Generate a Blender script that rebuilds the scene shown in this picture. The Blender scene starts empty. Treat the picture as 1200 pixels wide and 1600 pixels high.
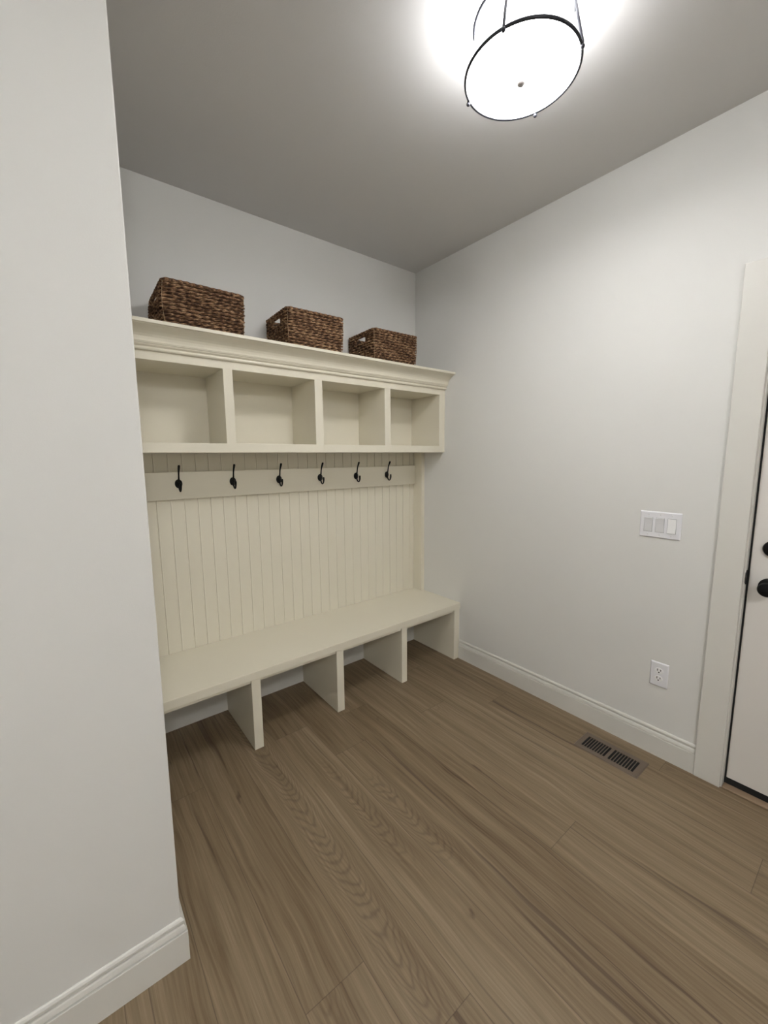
import bpy, bmesh, math, random
from mathutils import Vector, Matrix
random.seed(7)
PI = math.pi
C = bpy.context.scene.collection
scn = bpy.context.scene

# ------------------------------------------------------------------ camera
F_PX = 639.62
cd = bpy.data.cameras.new('camera'); cam = bpy.data.objects.new('camera', cd); C.objects.link(cam)
cd.sensor_fit = 'VERTICAL'; cd.sensor_height = 24.0; cd.lens = F_PX / 1600 * 24.0; cd.clip_start = .02
YAW, PITCH, ROLL = .6669, -.1350, -.0092
fw = Vector((math.sin(YAW)*math.cos(PITCH), math.cos(YAW)*math.cos(PITCH), math.sin(PITCH)))
rt = Vector((math.cos(YAW), -math.sin(YAW), 0)); up = rt.cross(fw)
r2 = math.cos(ROLL)*rt + math.sin(ROLL)*up; u2 = -math.sin(ROLL)*rt + math.cos(ROLL)*up
M = Matrix((r2, u2, -fw)).transposed().to_4x4(); M.translation = Vector((-2.1386, -2.3260, 1.4379))
cam.matrix_world = M
scn.camera = cam

# ------------------------------------------------------------------ world, lights, exposure
w = bpy.data.worlds.new('world'); scn.world = w; w.use_nodes = True
w.node_tree.nodes['Background'].inputs[0].default_value = (.8, .85, 1, 1)
w.node_tree.nodes['Background'].inputs[1].default_value = .0
scn.view_settings.view_transform = 'Standard'
scn.view_settings.look = 'None'
scn.view_settings.gamma = 1
scn.view_settings.use_curve_mapping = False
scn.view_settings.exposure = 0.0
SHADE_E, DIFF_E, BULB_W, FILL_E = 10.0, 50.0, 9.0, 108.0
LAMP = (-.9476, -1.4961); FILL_XY = (-2.35, -3.65)

# ------------------------------------------------------------------ node helpers
def mat(name, col, rough=.5, metal=0., spec=.5):
    m = bpy.data.materials.new(name); m.use_nodes = True
    b = m.node_tree.nodes['Principled BSDF']
    b.inputs['Base Color'].default_value = (*col, 1); b.inputs['Roughness'].default_value = rough
    b.inputs['Metallic'].default_value = metal; b.inputs['Specular IOR Level'].default_value = spec
    return m
def N(m, t, **kw):
    n = m.node_tree.nodes.new(t)
    for k, v in kw.items(): setattr(n, k, v)
    return n
def L(m, a, b): m.node_tree.links.new(a, b)
def BS(m): return m.node_tree.nodes['Principled BSDF']
def painted(name, col, rough, bump=.05, scale=260, vary=.015, spec=.5):
    m = mat(name, col, rough, spec=spec)
    tc = N(m, 'ShaderNodeTexCoord'); no = N(m, 'ShaderNodeTexNoise'); no.inputs['Scale'].default_value = scale
    no.inputs['Detail'].default_value = 3
    bp = N(m, 'ShaderNodeBump'); bp.inputs['Strength'].default_value = bump; bp.inputs['Distance'].default_value = .001
    L(m, tc.outputs['Object'], no.inputs['Vector']); L(m, no.outputs['Fac'], bp.inputs['Height'])
    L(m, bp.outputs['Normal'], BS(m).inputs['Normal'])
    n2 = N(m, 'ShaderNodeTexNoise'); n2.inputs['Scale'].default_value = 1.3
    L(m, tc.outputs['Object'], n2.inputs['Vector'])
    mx = N(m, 'ShaderNodeMix', data_type='RGBA')
    mx.inputs[6].default_value = (*[c*(1-vary) for c in col], 1); mx.inputs[7].default_value = (*[min(1, c*(1+vary)) for c in col], 1)
    L(m, n2.outputs['Fac'], mx.inputs[0]); L(m, mx.outputs[2], BS(m).inputs['Base Color'])
    return m
WALL = painted('wall_paint', (.73, .725, .70), .62, .12, 330)
CEIL = painted('ceiling_paint', (.66, .65, .64), .9, .25, 200)
TRIM = painted('trim_paint', (.695, .68, .635), .38, .02, 120)
CAB = painted('cabinet_paint', (.765, .72, .595), .36, .02, 120)
DOORP = painted('door_paint', (.72, .69, .65), .5, .10, 400)
BLACK = mat('black_metal', (.004, .004, .0045), .40, spec=.22)
RUBBER = mat('black_rubber', (.006, .006, .006), .8)
DARKM = mat('dark_bronze', (.030, .030, .038), .45, .3, .3)
PLAST = mat('white_plastic', (.80, .80, .83), .30)
PLAST2 = mat('grey_plastic', (.70, .70, .71), .35)
GAP_SHADE = mat('gap_shade', (.34, .34, .35), .6)
PLASTW = mat('bright_plastic', (.90, .90, .90), .25)
SLOT = mat('slot_dark', (.015, .014, .012), .8)
VENT = mat('vent_taupe', (.130, .096, .070), .45)
VENTD = mat('duct_dark', (.006, .006, .006), .9)
OAK = mat('threshold_oak', (.27, .19, .12), .5)
NICK = mat('nickel', (.45, .42, .42), .35, .7)
def emis(name, col, s):
    m = mat(name, (.8, .8, .8), .4)
    BS(m).inputs['Emission Color'].default_value = (*col, 1); BS(m).inputs['Emission Strength'].default_value = s
    return m
SHADE = emis('lit_shade', (.985, .99, 1.0), SHADE_E)
STRIP = emis('lit_shade_strip', (.93, .93, 1.0), .62)  # narrow strip with lower emission on the lamp glass
DIFF = emis('lit_diffuser', (1.0, .995, .985), DIFF_E)
FILL_COL = (1.0, .965, .90)
FILLM = emis('rear_fill', (1.0, .995, .985), FILL_E)  # glow of the added rear fill fixture

# ------------------------------------------------------------------ floor material
def floor_mat():
    m = mat('oak_planks', (.2, .13, .08), .45, spec=.35)
    b = BS(m)
    tc = N(m, 'ShaderNodeTexCoord'); uv = N(m, 'ShaderNodeUVMap'); uv.uv_map = 'plank'
    at = N(m, 'ShaderNodeAttribute'); at.attribute_name = 'rnd'
    sr = N(m, 'ShaderNodeSeparateColor'); L(m, at.outputs['Color'], sr.inputs[0])
    su = N(m, 'ShaderNodeSeparateXYZ'); L(m, uv.outputs['UV'], su.inputs[0])      # x = metres across, y = metres along
    def mth(op, a, b_=None, c=None):
        n = N(m, 'ShaderNodeMath', operation=op)
        for i, x in enumerate((a, b_, c)):
            if x is None: continue
            if isinstance(x, (int, float)): n.inputs[i].default_value = x
            else: L(m, x, n.inputs[i])
        return n.outputs[0]
    off = mth('MULTIPLY', sr.outputs[0], 37.0)
    px, py = su.outputs[0], su.outputs[1]
    def vec(x, y, z):
        n = N(m, 'ShaderNodeCombineXYZ')
        for i, q in enumerate((x, y, z)):
            if isinstance(q, (int, float)): n.inputs[i].default_value = q
            else: L(m, q, n.inputs[i])
        return n.outputs[0]
    def noise(v, sc, det=3, ro=.55, dist=0.):
        n = N(m, 'ShaderNodeTexNoise'); n.inputs['Scale'].default_value = sc; n.inputs['Detail'].default_value = det
        n.inputs['Roughness'].default_value = ro; n.inputs['Distortion'].default_value = dist
        L(m, v, n.inputs['Vector']); return n.outputs['Fac']
    def ramp(v, pts):
        n = N(m, 'ShaderNodeValToRGB'); e = n.color_ramp.elements
        e[0].position, e[0].color = pts[0][0], (*pts[0][1], 1) if not isinstance(pts[0][1], float) else (pts[0][1],)*3+(1,)
        e[1].position, e[1].color = pts[-1][0], (*pts[-1][1], 1) if not isinstance(pts[-1][1], float) else (pts[-1][1],)*3+(1,)
        for p, c in pts[1:-1]:
            x = e.new(p); x.color = (*c, 1) if not isinstance(c, float) else (c, c, c, 1)
        L(m, v, n.inputs[0]); return n.outputs[0]
    # slow warp so that grain wanders along a plank
    wob = noise(vec(mth('MULTIPLY', px, 2.0), mth('MULTIPLY', py, 1.1), off), 1.5, 2)
    wx = mth('ADD', px, mth('MULTIPLY', mth('SUBTRACT', wob, .5), .05))
    # fine fibre
    fine = noise(vec(mth('MULTIPLY', wx, 160), mth('MULTIPLY', py, 3.2), off), 1.0, 4, .65)
    mid = noise(vec(mth('MULTIPLY', wx, 46), mth('MULTIPLY', py, 1.5), mth('ADD', off, 5)), 1.0, 5, .62, .2)
    broad = noise(vec(mth('MULTIPLY', wx, 13), mth('MULTIPLY', py, .8), mth('ADD', off, 9)), 1.0, 3, .5, .2)
    # cathedral arches: contour lines of a stretched parabola about a plank's own heart line
    heart = mth('MULTIPLY', mth('SUBTRACT', sr.outputs[1], .5), .10)
    dx = mth('SUBTRACT', mth('SUBTRACT', wx, .092), heart)
    f = mth('ADD', mth('MULTIPLY', mth('MULTIPLY', dx, dx), 900.0), mth('MULTIPLY', py, -17.0))
    n3 = noise(vec(mth('MULTIPLY', px, 9), mth('MULTIPLY', py, 2.6), mth('ADD', off, 2)), 1.0, 3, .6)
    f = mth('ADD', f, mth('MULTIPLY', n3, 5.0))
    arch = mth('MULTIPLY', mth('ADD', mth('SINE', mth('MULTIPLY', f, 7.5)), 1.0), .5)
    arch = mth('POWER', arch, 3.0)
    msk = noise(vec(mth('MULTIPLY', px, 1.5), mth('MULTIPLY', py, 1.3), mth('ADD', off, 14)), 1.0, 1)
    msk = mth('MAXIMUM', ramp(msk, [(.56, 0.), (.66, 1.)]), mth('SUBTRACT', at.outputs['Alpha'], .15))
    near = ramp(mth('ABSOLUTE', dx), [(.025, 1.), (.080, 0.)])
    arch = mth('MULTIPLY', mth('MULTIPLY', arch, msk), near)
    # long dark streaks / cracks and knots
    st = noise(vec(mth('MULTIPLY', wx, 42), mth('MULTIPLY', py, 1.0), mth('ADD', off, 21)), 1.0, 2, .5, .5)
    streak = ramp(st, [(.64, 0.), (.72, 1.)])
    kn = noise(vec(mth('MULTIPLY', px, 16), mth('MULTIPLY', py, 5.5), mth('ADD', off, 31)), 1.0, 2, .5, .4)
    knot = ramp(kn, [(.73, 0.), (.80, 1.)])
    tone = mth('ADD', mth('MULTIPLY', fine, .46), mth('ADD', mth('MULTIPLY', mid, .46), mth('MULTIPLY', broad, .28)))
    tone = mth('ADD', mth('ADD', tone, .06), mth('MULTIPLY', mth('SUBTRACT', sr.outputs[2], .5), .07))
    col = ramp(tone, [(.45, (.105, .068, .034)), (.58, (.172, .122, .070)), (.70, (.222, .165, .101)), (.84, (.295, .228, .150))])
    def darken(colr, fac, amt, c=(.045, .026, .016)):
        n = N(m, 'ShaderNodeMix', data_type='RGBA'); L(m, mth('MULTIPLY', fac, amt), n.inputs[0])
        L(m, colr, n.inputs[6]); n.inputs[7].default_value = (*c, 1); return n.outputs[2]
    col = darken(col, arch, .42, (.085, .054, .034))
    col = darken(col, streak, .55)
    col = darken(col, knot, .75)
    # seams: distance to the plank's long edges and its ends (end distance stored in rnd alpha-less uv 'ends')
    uv2 = N(m, 'ShaderNodeUVMap'); uv2.uv_map = 'edge'
    s2 = N(m, 'ShaderNodeSeparateXYZ'); L(m, uv2.outputs['UV'], s2.inputs[0])     # metres to edges, width - x etc. folded below
    ex = mth('MINIMUM', px, mth('SUBTRACT', .184, px))
    ey = mth('MINIMUM', s2.outputs[0], s2.outputs[1])
    e = mth('MINIMUM', ex, ey)
    seam = ramp(mth('MULTIPLY', e, 100), [(.05, 1.), (.16, 0.)])
    col = darken(col, seam, .5, (.04, .025, .016))
    L(m, col, b.inputs['Base Color'])
    rg = mth('ADD', .40, mth('MULTIPLY', fine, .22)); L(m, rg, b.inputs['Roughness'])
    bp = N(m, 'ShaderNodeBump'); bp.inputs['Strength'].default_value = .22; bp.inputs['Distance'].default_value = .0015
    h = mth('SUBTRACT', fine, mth('MULTIPLY', seam, 1.4)); h = mth('SUBTRACT', h, mth('MULTIPLY', arch, .5))
    L(m, h, bp.inputs['Height']); L(m, bp.outputs['Normal'], b.inputs['Normal'])
    return m
FLOOR = floor_mat()

def wicker_mat():
    m = mat('seagrass', (.16, .09, .05), .75, spec=.3)
    b = BS(m); at = N(m, 'ShaderNodeAttribute'); at.attribute_name = 'tint'
    tc = N(m, 'ShaderNodeTexCoord'); no = N(m, 'ShaderNodeTexNoise'); no.inputs['Scale'].default_value = 95; no.inputs['Detail'].default_value = 4
    mp = N(m, 'ShaderNodeMapping'); mp.inputs['Scale'].default_value = (.7, .7, 2.6)
    L(m, tc.outputs['Object'], mp.inputs[0]); L(m, mp.outputs[0], no.inputs['Vector'])
    ad = N(m, 'ShaderNodeMath', operation='MULTIPLY_ADD'); L(m, no.outputs['Fac'], ad.inputs[0]); ad.inputs[1].default_value = 1.3
    s = N(m, 'ShaderNodeSeparateColor'); L(m, at.outputs['Color'], s.inputs[0])
    mm = N(m, 'ShaderNodeMath', operation='MULTIPLY_ADD'); L(m, s.outputs[0], mm.inputs[0]); mm.inputs[1].default_value = .75; mm.inputs[2].default_value = -.5
    L(m, mm.outputs[0], ad.inputs[2])
    r = N(m, 'ShaderNodeValToRGB'); e = r.color_ramp.elements
    e[0].position = .25; e[0].color = (.055, .025, .012, 1); e[1].position = .92; e[1].color = (.50, .33, .19, 1)
    x = e.new(.5); x.color = (.19, .10, .052, 1); x = e.new(.72); x.color = (.31, .185, .10, 1)
    L(m, ad.outputs[0], r.inputs[0]); L(m, r.outputs[0], b.inputs['Base Color'])
    return m
WICK = wicker_mat()
WICKD = mat('seagrass_inner', (.045, .024, .013), .9)
WIRE = mat('wire_gold', (.35, .24, .13), .5)

# ------------------------------------------------------------------ mesh helpers
def box(bm, x0, x1, y0, y1, z0, z1):
    x0, x1 = sorted((x0, x1)); y0, y1 = sorted((y0, y1)); z0, z1 = sorted((z0, z1))
    v = [bm.verts.new(p) for p in ((x0,y0,z0),(x1,y0,z0),(x1,y1,z0),(x0,y1,z0),(x0,y0,z1),(x1,y0,z1),(x1,y1,z1),(x0,y1,z1))]
    for f in ((0,3,2,1),(4,5,6,7),(0,1,5,4),(1,2,6,5),(2,3,7,6),(3,0,4,7)): bm.faces.new([v[i] for i in f])
    return v
def tube(bm, pts, rad, seg=10, caps=True, flat=None):
    pts = [Vector(p) for p in pts]; n = len(pts)
    rs = rad if isinstance(rad, (list, tuple)) else [rad]*n
    t0 = (pts[1]-pts[0]).normalized(); a = t0.orthogonal().normalized(); rings = []
    for i, p in enumerate(pts):
        t = (pts[min(i+1, n-1)]-pts[max(i-1, 0)]).normalized()
        a = (a - t*a.dot(t)).normalized(); b = t.cross(a)
        rings.append([bm.verts.new(p + rs[i]*(math.cos(2*PI*k/seg)*a + math.sin(2*PI*k/seg)*b)) for k in range(seg)])
    for r0, r1 in zip(rings, rings[1:]):
        for k in range(seg): bm.faces.new((r0[k], r0[(k+1) % seg], r1[(k+1) % seg], r1[k]))
    if caps: bm.faces.new(rings[0][::-1]); bm.faces.new(rings[-1])
def ringtube(bm, c, R, rad, seg=96, sec=10, h=None):
    rings = []
    for i in range(seg):
        a = 2*PI*i/seg; d = Vector((math.cos(a), math.sin(a), 0))
        rings.append([bm.verts.new(Vector(c)+d*(R+rad*math.cos(2*PI*k/sec))+Vector((0,0,(h or rad)*math.sin(2*PI*k/sec)))) for k in range(sec)])
    for i in range(seg):
        r0, r1 = rings[i], rings[(i+1) % seg]
        for k in range(sec): bm.faces.new((r0[k], r1[k], r1[(k+1) % sec], r0[(k+1) % sec]))
def lathe(bm, prof, T=None, seg=48):
    T = T or Matrix(); rings = []
    for r, z in prof:
        if r < 1e-6: rings.append([bm.verts.new(T @ Vector((0, 0, z)))])
        else: rings.append([bm.verts.new(T @ Vector((r*math.cos(2*PI*k/seg), r*math.sin(2*PI*k/seg), z))) for k in range(seg)])
    for a, b in zip(rings, rings[1:]):
        for k in range(seg):
            q = []
            for v in (a[k % len(a)], a[(k+1) % len(a)], b[(k+1) % len(b)], b[k % len(b)]):
                if v not in q: q.append(v)
            if len(q) > 2: bm.faces.new(q)
def sphere(bm, c, r, seg=14):
    lathe(bm, [(r*math.sin(PI*i/8), -r*math.cos(PI*i/8)) for i in range(9)], Matrix.Translation(c), seg)
def obj(name, bm, m, parent=None, smooth=False, bevel=0, seg=2):
    bmesh.ops.recalc_face_normals(bm, faces=bm.faces)
    me = bpy.data.meshes.new(name); bm.to_mesh(me); bm.free()
    for mm in (m if isinstance(m, (list, tuple)) else [m]): me.materials.append(mm)
    if smooth:
        for p in me.polygons: p.use_smooth = True
    o = bpy.data.objects.new(name, me); C.objects.link(o)
    if parent:
        o.parent = parent; o.matrix_parent_inverse = Matrix.Translation(parent.location).inverted() if parent.type == 'EMPTY' and parent.get('_world') else Matrix()
    if bevel:
        b = o.modifiers.new('bevel', 'BEVEL'); b.width = bevel; b.segments = seg; b.limit_method = 'ANGLE'; b.angle_limit = .6
    return o
def bobj(name, m, parent, *dims, bevel=.0012):
    bm = bmesh.new(); box(bm, *dims); return obj(name, bm, m, parent, bevel=bevel)
def thing(name, label, cat, loc=(0,0,0), rz=0, group=None, world=True):
    """Empty at the thing's base; with world=True its parts are built in world coordinates."""
    o = bpy.data.objects.new(name, None); C.objects.link(o); o.location = loc; o.rotation_euler = (0, 0, rz)
    o.empty_display_size = .05
    o['label'] = label; o['category'] = cat
    if group: o['group'] = group
    if world: o['_world'] = 1
    return o
def tag(o, label, cat, group=None):
    o['label'] = label; o['category'] = cat
    if group: o['group'] = group
    return o
def struct(o): o['kind'] = 'structure'; return o
def sweep(bm, prof, path):
    """prof: (out, z) points, closed; path: list of ((x,y), out_dir) with mitred corner directions."""
    rings = [[bm.verts.new((x+dx*t, y+dy*t, z)) for t, z in prof] for (x, y), (dx, dy) in path]
    n = len(prof)
    for a, b in zip(rings, rings[1:]):
        for k in range(n): bm.faces.new((a[k], a[(k+1) % n], b[(k+1) % n], b[k]))
    bm.faces.new(rings[0]); bm.faces.new(rings[-1][::-1])

# ------------------------------------------------------------------ room
H = 2.74; XW, YW = -1.9746, -1.1689
XL, YF = -3.7, -4.4            # far left wall and the wall behind the camera
DY0, DY1, DZ = -1.9634, -2.885, 2.055   # door opening
# floor: one mesh of planks, with its seams and joints where they lie
PW = .184; X0 = -.66
bm = bmesh.new(); uvp = bm.loops.layers.uv.new('plank'); uve = bm.loops.layers.uv.new('edge'); cl = bm.loops.layers.float_color.new('rnd')
joints = {0: [-1.657], -1: [-2.3], 1: [-2.62], 2: [-2.15], -2: [-.75], -3: [-2.25], -4: [-1.74], -5: [-1.502, .2], -6: [-.552], 3: [-.95]}
rr = random.Random(3)
i0 = math.floor((XL-.15-X0)/PW); i1 = math.ceil((.25-X0)/PW)
for i in range(i0, i1):
    xa = X0+i*PW; k = i+1
    js = sorted(joints.get(k, [rr.uniform(-2.5, -.5)]))
    while js[0] > YF-.2: js.insert(0, js[0]-rr.uniform(1.76, 1.86))
    while js[-1] < .2: js.append(js[-1]+rr.uniform(1.76, 1.86))
    for a, b in zip(js, js[1:]):
        if a < YF-.3 and b < YF-.3: continue
        f = bm.faces.new([bm.verts.new(p) for p in ((xa,a,0),(xa+PW,a,0),(xa+PW,b,0),(xa,b,0))])
        c = (rr.random(), .5 if k == -4 else rr.random(), rr.random(), 1.15 if k == -4 and b > -1.4 else .15)
        for lp in f.loops:
            x, y, _ = lp.vert.co; lp[cl] = c
            lp[uvp].uv = (x-xa, y-a + 0.0); lp[uve].uv = (y-a, b-y)
struct(obj('floor', bm, FLOOR))
fl = bpy.data.objects['floor']
# ceiling
bm = bmesh.new(); box(bm, XL-.1, .12, YF-.1, .12, H, H+.08); struct(obj('ceiling', bm, CEIL))
bm = bmesh.new(); box(bm, XW-.02, .12, 0, .12, -.05, H); struct(obj('wall_back', bm, WALL))
# left return wall beside the niche; its corner bead leans by a few millimetres
bm = bmesh.new(); v = box(bm, XL-.1, XW, YW, .12, -.05, H)
for q in v:
    if abs(q.co.x-XW) < 1e-5: q.co.x += (-.0085 if q.co.z < 1 else .0068)
struct(obj('wall_left', bm, WALL, bevel=.003))
bm = bmesh.new(); box(bm, 0, .12, DY0+.012, .12, -.05, H); box(bm, 0, .12, YF-.1, DY1-.012, -.05, H); box(bm, 0, .12, DY1-.012, DY0+.012, DZ+.012, H)
struct(obj('wall_right', bm, WALL))
bm = bmesh.new(); box(bm, XL-.1, .12, YF-.1, YF, -.05, H); struct(obj('wall_front', bm, WALL))
bm = bmesh.new(); box(bm, XL-.1, XL, YF, YW, -.05, H); struct(obj('wall_side', bm, WALL))

# baseboards
BP = [(0,0),(.014,0),(.014,.0935),(.0132,.0950),(.0070,.0953),(.0070,.0982),(.0112,.1000),(.0103,.105),(.0082,.112),(.0058,.1158),(.0006,.1170),(.0006,.1202),(.0072,.1220),(.0076,.1290),(.0048,.1340),(.0018,.1365),(0,.1365)]
bm = bmesh.new(); sweep(bm, BP, [((0,-.4725),(-1,0)), ((0,-1.8692),(-1,0))]); struct(obj('baseboard_right', bm, TRIM))
xb = XW-.008
bm = bmesh.new(); sweep(bm, BP, [((XL, YW),(0,-1)), ((xb, YW),(1,-1)), ((xb, -.4725),(1,0))]); struct(obj('baseboard_left', bm, TRIM))

# door
CT = .018
bm = bmesh.new()
box(bm, 0, -CT, -1.8692, DY0, 0, 2.153); box(bm, 0, -CT, DY1, DY1-.094, 0, 2.153); box(bm, 0, -CT, DY0, DY1, DZ, 2.153)
struct(obj('trim_1', bm, TRIM, bevel=.0025))
bm = bmesh.new()
box(bm, -.006, .12, DY0-.006, DY0+.012, 0, DZ); box(bm, -.006, .12, DY1+.006, DY1-.012, 0, DZ); box(bm, -.006, .12, DY0-.006, DY1+.006, DZ-.006, DZ+.012)
struct(obj('trim_2', bm, TRIM, bevel=.001))
DX = .022
dr = bmesh.new(); box(dr, DX, DX+.042, DY0-.0128, DY1+.0128, .040, DZ-.010)
door = struct(obj('door_1', dr, DOORP, bevel=.002))
o = bobj('door_sweep', RUBBER, door, DX+.002, DX+.040, DY0-.0128, DY1+.0128, .0105, .0402, bevel=.001); o['label'] = 'black rubber sweep'
bm = bmesh.new(); box(bm, DX+.002, DX+.038, DY0-.0061, DY0-.0126, .0105, DZ-.006); box(bm, DX+.002, DX+.038, DY1+.0061, DY1+.0126, .0105, DZ-.006)
struct(obj('trim_3', bm, RUBBER))       # weather strip in the gap
RX = Matrix.Rotation(-PI/2, 4, 'Y')     # lathe axis z -> -x
def knobpart(name, z, prof, y=-2.0405):
    bm = bmesh.new(); lathe(bm, prof, Matrix.Translation((DX, y, z)) @ RX); o = obj(name, bm, BLACK, door, smooth=True)
    md = o.modifiers.new('e', 'EDGE_SPLIT'); md.split_angle = .7; return o
o = knobpart('deadbolt_lock', 1.066, [(0,0),(.033,0),(.033,.010),(.030,.016),(.022,.018),(.016,.019),(.016,.026),(.012,.028),(0,.028)]); o['label'] = 'round black deadbolt'
o = knobpart('door_knob', .912, [(0,0),(.0345,0),(.0345,.006),(.031,.010),(.014,.013),(.012,.030),(.018,.038),(.027,.046),(.029,.056),(.025,.066),(.012,.072),(0,.073)]); o['label'] = 'round black knob'
bm = bmesh.new(); box(bm, .001, DX+.004, DY0-.0058, DY0-.0078, .910, .968); box(bm, -.009, .002, DY0-.0058, DY0-.0078, .917, .961)
o = obj('strike_plate', bm, BLACK, bpy.data.objects['trim_2'], bevel=.0006)
o['label'] = 'black metal strike plate'
bm = bmesh.new(); box(bm, -.012, .12, DY0-.0061, DY1+.0061, 0.0005, .010); struct(obj('trim_4', bm, OAK, bevel=.003))

# ------------------------------------------------------------------ bench
CX0, CX1 = XW-.0085, 0
b = thing('storage_bench', 'long cream painted bench with four open shoe bays between uprights on the wood floor', 'bench', (-.99, -.24, 0))
bobj('seat_board', CAB, b, CX0+.001, -.0005, -.4740, -.0005, .3676, .409, bevel=.0022)
bobj('apron_strip', CAB, b, CX0+.001, -.0005, -.4610, -.440, .3500, .3676, bevel=.0012)
bobj('back_panel', TRIM, b, CX0+.001, -.0005, -.048, -.0005, 0.0005, .3670, bevel=0)
for xa, xb_ in ((-1.5031,-1.4576), (-1.0227,-.9769), (-.5441,-.5007)):
    bobj('upright', CAB, b, xa, xb_, -.4705, -.0485, .0005, .3675, bevel=.0015)
bobj('upright', CAB, b, -.0579, -.0145, -.4705, -.0485, .0005, .3675, bevel=.0015)
bobj('filler_strip', CAB, b, -.0145, -.0005, -.4660, -.0485, .0005, .3675, bevel=.001)
bobj('upright', CAB, b, CX0+.001, -1.9384, -.4705, -.0485, .0005, .3675, bevel=.0015)

# ------------------------------------------------------------------ beadboard back and its side posts
bd = thing('beadboard_panel', 'cream beadboard panel with vertical grooves between the bench seat and the cubbies', 'wall panel', (-.99, -.01, .409))
bm = bmesh.new()
YB = -.014; gs = -1.7745; sp = .0655
xs = []; x = gs
while x-sp > CX0+.02: x -= sp
k = 0; prof = [(CX0+.002, YB)]
while x < -.03:
    g = .0026 if (round((x-gs)/sp)) % 2 == 0 else .0019
    prof += [(x-.0062, YB), (x-.0052, YB-.0002), (x-g, YB+.0004), (x-.0009, YB+.0030), (x+.0009, YB+.0030), (x+g-.0004, YB-.0003), (x+.0045, YB-.0010), (x+.0068, YB-.0003), (x+.0074, YB)]
    x += sp
prof.append((-.0015, YB))
lo = [bm.verts.new((px, py, .4095)) for px, py in prof]; hi = [bm.verts.new((px, py, 1.4622)) for px, py in prof]
for i in range(len(prof)-1): bm.faces.new((lo[i], lo[i+1], hi[i+1], hi[i]))
bl = [bm.verts.new((px, -.0005, z)) for px, z in ((prof[0][0], .4095), (prof[-1][0], .4095), (prof[-1][0], 1.4622), (prof[0][0], 1.4622))]
bm.faces.new(bl); bm.faces.new([bl[0], lo[0], hi[0], bl[3]]); bm.faces.new([bl[1], lo[-1], hi[-1], bl[2]])
bm.faces.new(lo+[bl[1], bl[0]]); bm.faces.new(hi[::-1]+[bl[3], bl[2]][::1])
obj('grooved_board', bm, CAB, bd)
tag(bobj('corner_post', CAB, None, -.0310, -.0008, -.1050, YB-.0012, .4095, 1.4622), 'narrow cream upright post between bench and cubbies against the right-hand wall', 'post')
bobj('edge_molding', CAB, bd, -.0400, -.0312, -.0152, YB-.0003, .4095, 1.2305)

hr = bobj('hook_rail', CAB, None, -1.9415, -.0315, -.0345, YB-.0014, 1.2290, 1.3685, bevel=.0012)

tag(hr, 'flat cream board fixed across the beadboard, carrying the six black hooks', 'rail')

# ------------------------------------------------------------------ coat hooks
def hook_meshes(t):
    bm = bmesh.new()
    T = Matrix.Rotation(PI/2, 4, 'X')     # z -> -y
    lathe(bm, [(0,0),(.0175,0),(.0180,.0025),(.0150,.0055),(.0105,.0068),(.0095,.0100),(0,.0125)], T @ Matrix.Diagonal((1, 1.28, 1, 1)), 28)
    obj('rose', bm, BLACK, t, smooth=True)
    def bez(p, n=22):
        out = []
        for i in range(n+1):
            s = i/n; q = [Vector(x) for x in p]
            while len(q) > 1: q = [a.lerp(b_, s) for a, b_ in zip(q, q[1:])]
            out.append(q[0])
        return out
    bm = bmesh.new()
    pts = bez([(0,-.006,.004),(0,-.022,.028),(0,-.012,.052),(0,-.026,.066),(0,-.038,.088)])
    tube(bm, pts, [.0058-.0022*math.sin(PI*min(1, i/20)) * .9 for i in range(len(pts))], 12); sphere(bm, (0,-.0385,.0895), .0062)
    obj('upper_prong', bm, BLACK, t, smooth=True)
    bm = bmesh.new()
    pts = bez([(0,-.008,-.002),(0,-.010,-.030),(0,-.022,-.052),(0,-.050,-.044),(0,-.047,-.016),(0,-.046,-.002)])
    tube(bm, pts, [.0056-.0020*math.sin(PI*min(1, i/20)) for i in range(len(pts))], 12); sphere(bm, (0,-.0462,-.001), .0056)
    obj('lower_prong', bm, BLACK, t, smooth=True)
hx = [-1.668, -1.394, -1.124, -.848, -.573, -.308]
hl = ['black metal coat hook nearest the left wall, seen almost head-on', 'black metal coat hook second from the left wall end of the rail',
      'black metal coat hook on the rail, third from the left wall', 'black metal coat hook on the rail, third from the right-hand wall',
      'black metal coat hook second from the right-hand end of the rail', 'black metal coat hook nearest the right-hand wall, seen most from the side']
h0 = thing('coat_hook', hl[0], 'hook', (hx[0], -.0345, 1.309), 0, 'black coat hooks on the rail', world=False)
hook_meshes(h0)
for x, l in zip(hx[1:], hl[1:]):
    r = h0.copy(); C.objects.link(r); r.location = (x, -.0345, 1.309); r['label'] = l
    for ch in list(h0.children):
        c = ch.copy(); C.objects.link(c); c.parent = r

# ------------------------------------------------------------------ cubby unit
cu = thing('cubby_shelf', 'cream wall-mounted shelf unit of four open cubbies under a crown-moulded top', 'shelf', (-.99, -.15, 1.4628))
YFc = -.3042; L0 = CX0+.001; R0 = -.0008
bm = bmesh.new()   # face frame
box(bm, L0, R0, YFc, YFc+.019, 1.4628, 1.5061); box(bm, L0, R0, YFc, YFc+.019, 1.8508, 1.9905)
bmesh.ops.remove_doubles(bm, verts=bm.verts, dist=1e-6)
obj('face_rails', bm, CAB, cu, bevel=.0012)
for xa, xb_ in ((L0, -1.9420), (-1.4979,-1.4533), (-1.0159,-.9689), (-.5330,-.4875), (-.0554, R0)):
    bobj('divider', CAB, cu, xa, xb_, YFc+.0002, -.0205, 1.5055, 1.8512, bevel=.001)
bobj('bottom_board', CAB, cu, L0, R0, YFc+.019, -.0005, 1.4628, 1.5058, bevel=0)
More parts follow.
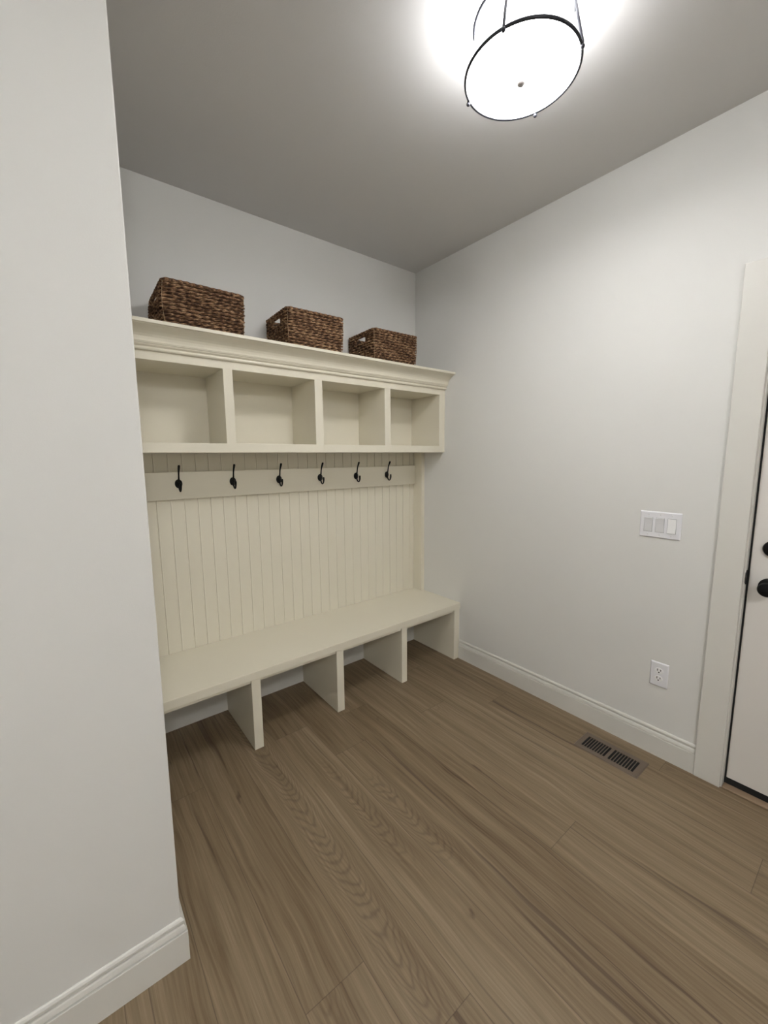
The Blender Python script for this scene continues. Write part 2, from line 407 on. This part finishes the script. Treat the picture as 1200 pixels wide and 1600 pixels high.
bobj('inner_top_board', CAB, cu, L0, R0, YFc+.019, -.0005, 1.8510, 1.8700, bevel=0)
bobj('back_panel', CAB, cu, L0, R0, -.0200, -.0005, 1.5058, 1.8510, bevel=0)
bobj('top_board', CAB, cu, L0, R0, YFc-.002, -.0005, 1.9725, 1.9910, bevel=0)
CR = [(0,1.8870),(.008,1.8870),(.0125,1.8895),(.0150,1.8940),(.0140,1.8990),(.0115,1.9015),(.0120,1.9030),(.0175,1.9050),(.0215,1.9085),(.0225,1.9130),(.0265,1.9140),(.0265,1.9175),
      (.0290,1.9180),(.0300,1.9270),(.0330,1.9365),(.0390,1.9460),(.0480,1.9550),(.0590,1.9635),(.0710,1.9695),(.0820,1.9735),(.0835,1.9765),(.0933,1.9770),(.0933,1.9910),(0,1.9910)]
bm = bmesh.new(); sweep(bm, CR, [((L0, YFc),(0,-1)), ((R0, YFc),(0,-1))]); obj('crown_molding', bm, CAB, cu, bevel=.0006, seg=1)

# ------------------------------------------------------------------ baskets
def rrect(w_, d_, r, n_corner=5, step=.0042):
    """closed rounded rectangle sampled evenly, counter-clockwise; returns list of (x, y, nx, ny)"""
    out = []
    segs = [((w_/2, -d_/2+r), (w_/2, d_/2-r), 0), ((w_/2-r, d_/2), (-w_/2+r, d_/2), PI/2), ((-w_/2, d_/2-r), (-w_/2, -d_/2+r), PI), ((-w_/2+r, -d_/2), (w_/2-r, -d_/2), 3*PI/2)]
    cs = [(w_/2-r, d_/2-r), (-w_/2+r, d_/2-r), (-w_/2+r, -d_/2+r), (w_/2-r, -d_/2+r)]
    for (p, q, a), c in zip(segs, cs):
        ln = math.dist(p, q); n = max(2, int(ln/step))
        for i in range(n): s = i/n; out.append((p[0]+(q[0]-p[0])*s, p[1]+(q[1]-p[1])*s, math.cos(a), math.sin(a)))
        m = max(3, int(r*PI/2/step))
        for i in range(m): t = a+PI/2*i/m; out.append((c[0]+r*math.cos(t), c[1]+r*math.sin(t), math.cos(t), math.sin(t)))
    return out
def make_basket(label, loc, rz, w_, d_, h, rows, seed, sag=0., grp='woven baskets on top of the cubby unit', dark=0.):
    rn = random.Random(seed)
    t = thing('wicker_basket', label, 'basket', loc, rz, grp, world=False)
    rh = (h-.006)/rows
    def shape(x, y, z):     # taper towards the base, bow of the sides, sag of the rim corners
        s = z/h
        k = .955+.045*s
        bow = 1+.018*math.sin(PI*s)
        x2, y2 = x*k*bow, y*k*bow
        if sag:
            lft = max(0, -x/(w_/2))**3
            x2 -= sag*.35*lft*math.sin(PI*min(1, s*1.05)); z -= sag*lft*s*s*(.8+.6*(y/(d_/2)))
            x2 += sag*.25*lft*s**3
        return Vector((x2, y2, z))
    hz0, hz1, hw = h*.665, h*.865, .056        # hand holes in the two short ends
    bm = bmesh.new(); tint = bm.verts.layers.float_color.new('tint')
    for r in range(rows):
        zc = .004+rh*(r+.5); base = rrect(w_, d_, .020); n = len(base)
        perim = sum(math.dist(base[i][:2], base[(i+1) % n][:2]) for i in range(n)); turns = round(perim/.040); ph0 = rn.random()*6
        cut = hz0 < zc < hz1
        for st in (0, 1):
            rings = []; acc = 0; rowt = rn.random()
            for i in range(n):
                x, y, nx, ny = base[i]
                th = 2*PI*turns*acc/perim*.5*1.0+st*PI+ph0+.35*math.sin(acc*31+r)
                acc += math.dist(base[i][:2], base[(i+1) % n][:2])
                jr = 1+.16*math.sin(acc*190+r*3+st*2)
                ro = .0042*math.cos(th); zo = rh*.21*math.sin(th)
                tx, ty = -ny, nx
                cen = Vector((x+nx*ro, y+ny*ro, zc+zo))
                skip = cut and abs(x) > w_/2-.012 and abs(y) < hw
                if skip: rings.append(None); continue
                ring = []
                for k in range(6):
                    a = 2*PI*k/6
                    p = cen+Vector((nx*math.cos(a)*.0046*jr, ny*math.cos(a)*.0046*jr, math.sin(a)*rh*.28*jr))
                    v = bm.verts.new(shape(*p)); tv = max(0, min(1, .5+.22*math.sin(acc*170+rowt*40+st*2)+.12*math.sin(acc*23+r)+rn.uniform(-.2, .2)-dark)); v[tint] = (tv, tv, tv, 1); ring.append(v)
                rings.append(ring)
            for i in range(n):
                a, b_ = rings[i], rings[(i+1) % n]
                if a and b_:
                    for k in range(6): bm.faces.new((a[k], a[(k+1) % 6], b_[(k+1) % 6], b_[k]))
                elif a: bm.faces.new(a)
                elif b_: bm.faces.new(b_[::-1])
    obj('woven_wall', bm, WICK, t, smooth=True)
    # added dark shell blocking light through the weave, hand holes left open
    bm = bmesh.new(); base = rrect(w_-.008, d_-.008, .017, step=.0115)
    zs = [.004, h*.35, hz0, hz1, h-.008]
    g = [[bm.verts.new(shape(x, y, z)) for x, y, _, _ in base] for z in zs]; n = len(base)
    for j in range(len(zs)-1):
        for i in range(n):
            xm = (base[i][0]+base[(i+1) % n][0])/2; ym = (base[i][1]+base[(i+1) % n][1])/2
            if j == 2 and abs(xm) > w_/2-.012 and abs(ym) < hw-.003: continue
            bm.faces.new((g[j][i], g[j][(i+1) % n], g[j+1][(i+1) % n], g[j+1][i]))
    o = obj('gap_blocker', bm, WICKD, t); sm = o.modifiers.new('solid', 'SOLIDIFY'); sm.thickness = .003
    bm = bmesh.new(); bm.faces.new([bm.verts.new(shape(x*.985, y*.985, .003)) for x, y, _, _ in base])
    bmesh.ops.solidify(bm, geom=bm.faces[:], thickness=.004)
    obj('base', bm, WICKD, t)
    # rim: fat braided border, and a bound edge round each hand hole
    bm = bmesh.new(); tint = bm.verts.layers.float_color.new('tint')
    base = rrect(w_+.001, d_+.001, .020); n = len(base); rings = []
    for i, (x, y, nx, ny) in enumerate(base):
        q = 1+.13*math.sin(i*.95)+.06*math.sin(i*.37)
        ring = []
        for k in range(10):
            a = 2*PI*k/10
            v = bm.verts.new(shape(x+nx*.0072*q*math.cos(a), y+ny*.0072*q*math.cos(a), h-.006+.0068*q*math.sin(a)))
            tv = max(0, min(1, .38+.3*math.sin(i*.95+a)+rn.uniform(-.2, .2)-dark)); v[tint] = (tv, tv, tv, 1); ring.append(v)
        rings.append(ring)
    for i in range(n):
        a, b_ = rings[i], rings[(i+1) % n]
        for k in range(10): bm.faces.new((a[k], a[(k+1) % 10], b_[(k+1) % 10], b_[k]))
    obj('rim', bm, WICK, t, smooth=True)
    for sx in (-1, 1):
        bm = bmesh.new(); tint = bm.verts.layers.float_color.new('tint')
        pts = []
        for i in range(41):
            a = 2*PI*i/40; c, s = math.cos(a), math.sin(a)
            yy = (hw-.002)*math.copysign(abs(c)**.45, c); zz = (hz0+hz1)/2+(hz1-hz0)/2*math.copysign(abs(s)**.45, s)
            pts.append(shape(sx*(w_/2-.002), yy, zz))
        tube(bm, pts, [.0042*(1+.12*math.sin(i*2.1)) for i in range(41)], 8)
        for v in bm.verts: q = rn.uniform(.1, .6)-dark; v[tint] = (q, q, q, 1)
        obj('hand_hole_binding', bm, WICK, t, smooth=True)
    # corner wires of the frame that catch the light
    for sx in (-1, 1):
        for sy in (-1, 1):
            bm = bmesh.new(); tube(bm, [shape(sx*(w_/2-.0015), sy*(d_/2-.0015), z) for z in (.01, h*.3, h*.6, h-.012)], .0013, 6)
            o = obj('corner_wire', bm, WIRE, t, smooth=True); o['label'] = 'pale wire at a corner'
    return t
ZS = 1.9912
make_basket('brown woven basket with a slumped left end, largest of the three on the shelf', (-1.557, -.165, ZS), .015, .352, .275, .208, 13, 5, sag=.016, dark=.08)
make_basket('brown woven basket with hand holes in the middle of the three on the shelf', (-.990, -.165, ZS), -.03, .330, .285, .207, 13, 11)
make_basket('brown woven basket with hand holes standing nearest the right-hand wall', (-.432, -.160, ZS), -.03, .336, .285, .203, 13, 23)

# ------------------------------------------------------------------ ceiling light, and an added copy as rear fill
def ceiling_light(label, x, y, shade, diff, col):
    t = thing('ceiling_light', label, 'lamp', (x, y, 2.5621), 0, None, world=False)
    zr, zu, R, RU = 0.0, .138, .1632, .1400       # lower ring, upper ring (relative heights and radii)
    bm = bmesh.new(); ringtube(bm, (0,0,zr+.003), R+.0008, .0040, 128, 10, .0050); obj('lower_ring', bm, DARKM, t, smooth=True)
    bm = bmesh.new(); ringtube(bm, (0,0,zu), RU+.001, .0042, 96, 8, .0042); obj('upper_ring', bm, DARKM, t, smooth=True)
    for k in range(4):
        a = math.radians(18+90*k); d = Vector((math.cos(a), math.sin(a), 0))
        bm = bmesh.new(); tube(bm, [d*(R+.0035)+Vector((0,0,zr-.004)), d*(R+.0035)+Vector((0,0,zr+.008)), d*(R*.5+RU*.5+.002)+Vector((0,0,(zr+zu)/2)), d*(RU+.001)+Vector((0,0,zu))], .0042, 8)
        sphere(bm, d*(R+.0040)+Vector((0,0,zr-.004)), .0062, 12)
        p = obj('post', bm, DARKM, t, smooth=True)
    bm = bmesh.new(); lathe(bm, [(.1575,.004),(.1345,.134)], seg=96); lathe(bm, [(.1325,.134),(.1555,.004)], seg=96)
    lathe(bm, [(.1345,.134),(.1325,.134)], seg=96); lathe(bm, [(.1555,.004),(.1575,.004)], seg=96)
    bmesh.ops.remove_doubles(bm, verts=bm.verts, dist=1e-6)
    obj('glass_shade', bm, shade, t, smooth=False)
    bm = bmesh.new()
    for (a0, a1) in ((200.5, 203.6),):
        v = []
        for r_, z_ in ((.1590,.010),(.1362,.132)):
            for a in (a0, (a0+a1)/2, a1): v.append(bm.verts.new((r_*math.cos(math.radians(a)), r_*math.sin(math.radians(a)), z_)))
        bm.faces.new((v[0], v[1], v[4], v[3])); bm.faces.new((v[1], v[2], v[5], v[4]))
    bmesh.ops.solidify(bm, geom=bm.faces[:], thickness=.001)
    o = obj('shade_strip', bm, STRIP, t); o['label'] = 'greyer vertical strip of the shade'
    bm = bmesh.new(); lathe(bm, [(0,.001),(.1600,.001),(.1605,.003),(.1600,.0048),(0,.0048)], seg=96); obj('diffuser', bm, diff, t)
    bm = bmesh.new(); lathe(bm, [(0,-.026),(.009,-.025),(.0135,-.019),(.012,-.012),(.006,-.007),(.018,-.002),(.018,.001),(0,.001)], seg=24); o = obj('finial', bm, NICK, t, smooth=True); o['label'] = 'small nickel finial'
    bm = bmesh.new(); lathe(bm, [(0,.1777),(.065,.1777),(.065,.166),(.050,.158),(0,.158)], seg=48); obj('canopy', bm, DARKM, t)
    bm = bmesh.new(); tube(bm, [(0,0,.158),(0,0,.005)], .005, 10)
    for k in range(2):
        d = Vector((math.cos(math.radians(18+90*k)), math.sin(math.radians(18+90*k)), 0)); tube(bm, [d*-RU+Vector((0,0,zu)), Vector((0,0,zu+.004)), d*RU+Vector((0,0,zu))], .0022, 8)
    obj('stem', bm, DARKM, t)
    for k in range(2):
        s = -1 if k else 1
        ld = bpy.data.lights.new('bulb', 'POINT'); ld.energy = (BULB_W/2 if x > -2 else 0.5); ld.shadow_soft_size = .028; ld.color = col
        lo_ = bpy.data.objects.new('bulb', ld); C.objects.link(lo_); lo_.parent = t; lo_.location = (s*.05, 0, .082)
    return t
ceiling_light('lit round glass ceiling light with a dark metal ring frame', *LAMP, SHADE, DIFF, (.93, .96, 1.0))
if FILL_E > 0:  # added fixture, out of view, that brightens the left wall
    ceiling_light('round ceiling light added unseen behind the camera to brighten the left wall', *FILL_XY, FILLM, FILLM, FILL_COL)

# ------------------------------------------------------------------ switch plate
def plate(bm, y0, y1, z0, z1, th=.0058, ins=.0045):
    a = [(-.0002, y0, z0), (-.0002, y1, z0), (-.0002, y1, z1), (-.0002, y0, z1)]
    f = [(-th, y0+ins*(1 if y1 > y0 else -1), z0+ins), (-th, y1-ins*(1 if y1 > y0 else -1), z0+ins), (-th, y1-ins*(1 if y1 > y0 else -1), z1-ins), (-th, y0+ins*(1 if y1 > y0 else -1), z1-ins)]
    m_ = [(-th*.45, p[1], p[2]) for p in a]
    r = [[bm.verts.new(p) for p in q] for q in (a, m_, f)]
    for q, s in zip(r, r[1:]):
        for k in range(4): bm.faces.new((q[k], q[(k+1) % 4], s[(k+1) % 4], s[k]))
    bm.faces.new(r[0]); bm.faces.new(r[-1])
sw = thing('light_switch', 'white three-gang rocker switch plate on the wall left of the door', 'switch', (0, -1.6555, 1.0535))
bm = bmesh.new(); plate(bm, -1.738, -1.573, 1.0535, 1.1755); obj('cover_plate', bm, PLAST, sw, bevel=.0008)
for j, (yc, mm) in enumerate(((-1.6085, PLAST2), (-1.6555, PLAST2), (-1.7025, PLASTW))):
    zc = 1.1140; t_ = -1 if j < 2 else 1
    bm = bmesh.new()
    hw, hh = .0162, .0325
    # paddle: two tilted faces meeting at the middle
    xo = (-.0102, -.0068, -.0066) if t_ > 0 else (-.0066, -.0074, -.0104)    # bottom, middle, top depth
    ve = []
    for z_, x_ in ((zc-hh, xo[0]), (zc+.003, xo[1]), (zc+hh, xo[2])):
        for s in (1, -1): ve.append(bm.verts.new((x_, yc+s*hw, z_)))
    vb = []
    for z_ in (zc-hh, zc+.003, zc+hh):
        for s in (1, -1): vb.append(bm.verts.new((-.004, yc+s*hw, z_)))
    for a in (0, 2):
        bm.faces.new((ve[a], ve[a+1], ve[a+3], ve[a+2])); bm.faces.new((ve[a], ve[a+2], vb[a+2], vb[a])); bm.faces.new((ve[a+1], vb[a+1], vb[a+3], ve[a+3]))
    bm.faces.new((ve[0], vb[0], vb[1], ve[1])); bm.faces.new((ve[4], ve[5], vb[5], vb[4]))
    o = obj('rocker', bm, mm, sw, bevel=.0006)
    o['label'] = 'bright white rocker' if j == 2 else 'greyer rocker'
    bm = bmesh.new()
    box(bm, -.0061, -.0050, yc-.0176, yc+.0176, zc-.0340, zc+.0340); fr = obj('rocker_gap_shade', bm, GAP_SHADE, sw)  # grey sheet coloured as the shadow in the gap round the rocker
    for z_ in (1.0685, 1.1610):
        bm = bmesh.new(); lathe(bm, [(0,0),(.0030,0),(.0030,.0006),(.0022,.0012),(0,.0013)], Matrix.Translation((-.0056, yc, z_)) @ RX, 16); box(bm, -.0072, -.0068, yc-.0024, yc+.0024, z_-.0004, z_+.0004)
        obj('screw', bm, PLAST2, sw)
ol = thing('power_outlet', 'white duplex power outlet low on the wall above the baseboard', 'outlet', (0, -1.702, .346))
bm = bmesh.new(); plate(bm, -1.7390, -1.6650, .3460, .4645); obj('cover_plate', bm, PLAST, ol, bevel=.0008)
for zc in (.4245, .3860):
    bm = bmesh.new(); lathe(bm, [(0,0),(.0172,0),(.0172,.0012),(.0160,.0018),(0,.0018)], Matrix.Translation((-.0056, -1.7020, zc)) @ RX @ Matrix.Diagonal((.82, 1, 1, 1)), 32)
    rc = obj('receptacle', bm, PLASTW, ol)
    bm = bmesh.new()
    box(bm, -.0077, -.0070, -1.6970, -1.6942, zc-.0015, zc+.0095); box(bm, -.0077, -.0070, -1.7098, -1.7070, zc-.001, zc+.0082)
    lathe(bm, [(0,0),(.0031,0),(.0031,.0007),(0,.0007)], Matrix.Translation((-.0070, -1.7020, zc-.0075)) @ RX, 14)
    o = obj('socket_slots', bm, SLOT, rc); o['label'] = 'dark plug slots'
bm = bmesh.new(); lathe(bm, [(0,0),(.0028,0),(.0028,.0006),(0,.0012)], Matrix.Translation((-.0056, -1.7020, .4052)) @ RX, 16); obj('screw', bm, PLAST2, ol)

# ------------------------------------------------------------------ floor register
vt = thing('floor_vent', 'taupe metal floor register with two banks of dark slots beside the baseboard', 'vent', (-.17, -1.577, 0))
bm = bmesh.new()
vx0, vx1, vy0, vy1 = -.242, -.097, -1.722, -1.433
sx0, sx1 = -.2160, -.1270
zt = .0045
banks = [(-1.6945, -1.5830), (-1.5690, -1.4580)]
def fr(bm, x0, x1, y0, y1): box(bm, x0, x1, y0, y1, .0005, zt)
fr(bm, vx0+.004, sx0, vy0+.004, vy1-.004); fr(bm, sx1, vx1-.004, vy0+.004, vy1-.004)
fr(bm, sx0, sx1, vy0+.004, banks[0][0]); fr(bm, sx0, sx1, banks[0][1], banks[1][0]); fr(bm, sx0, sx1, banks[1][1], vy1-.004)
obj('frame', bm, VENT, vt)
bm = bmesh.new()   # sloping border
o_ = [(vx0,vy0),(vx1,vy0),(vx1,vy1),(vx0,vy1)]; i_ = [(vx0+.004,vy0+.004),(vx1-.004,vy0+.004),(vx1-.004,vy1-.004),(vx0+.004,vy1-.004)]
A = [bm.verts.new((*p, .0006)) for p in o_]; B = [bm.verts.new((*p, zt)) for p in i_]; D = [bm.verts.new((*p, .0006)) for p in i_]
for k in range(4): bm.faces.new((A[k], A[(k+1) % 4], B[(k+1) % 4], B[k])); bm.faces.new((B[k], B[(k+1) % 4], D[(k+1) % 4], D[k])); bm.faces.new((D[k], D[(k+1) % 4], A[(k+1) % 4], A[k]))
obj('border', bm, VENT, vt)
for (a, b_) in banks:
    n = 9; pitch = (b_-a)/n
    bm = bmesh.new()
    for k in range(1, n): yy = a+k*pitch; box(bm, sx0, sx1, yy-.0017, yy+.0017, .0022, .0041)
    obj('slats', bm, VENT, vt)
bm = bmesh.new(); box(bm, sx0+.0001, sx1-.0001, banks[0][0]+.0001, banks[1][1]-.0001, .0004, .0010); o = obj('duct_opening', bm, VENTD, vt); o['label'] = 'dark opening under the slats'
for o in C.objects:
    if '_world' in o: del o['_world']
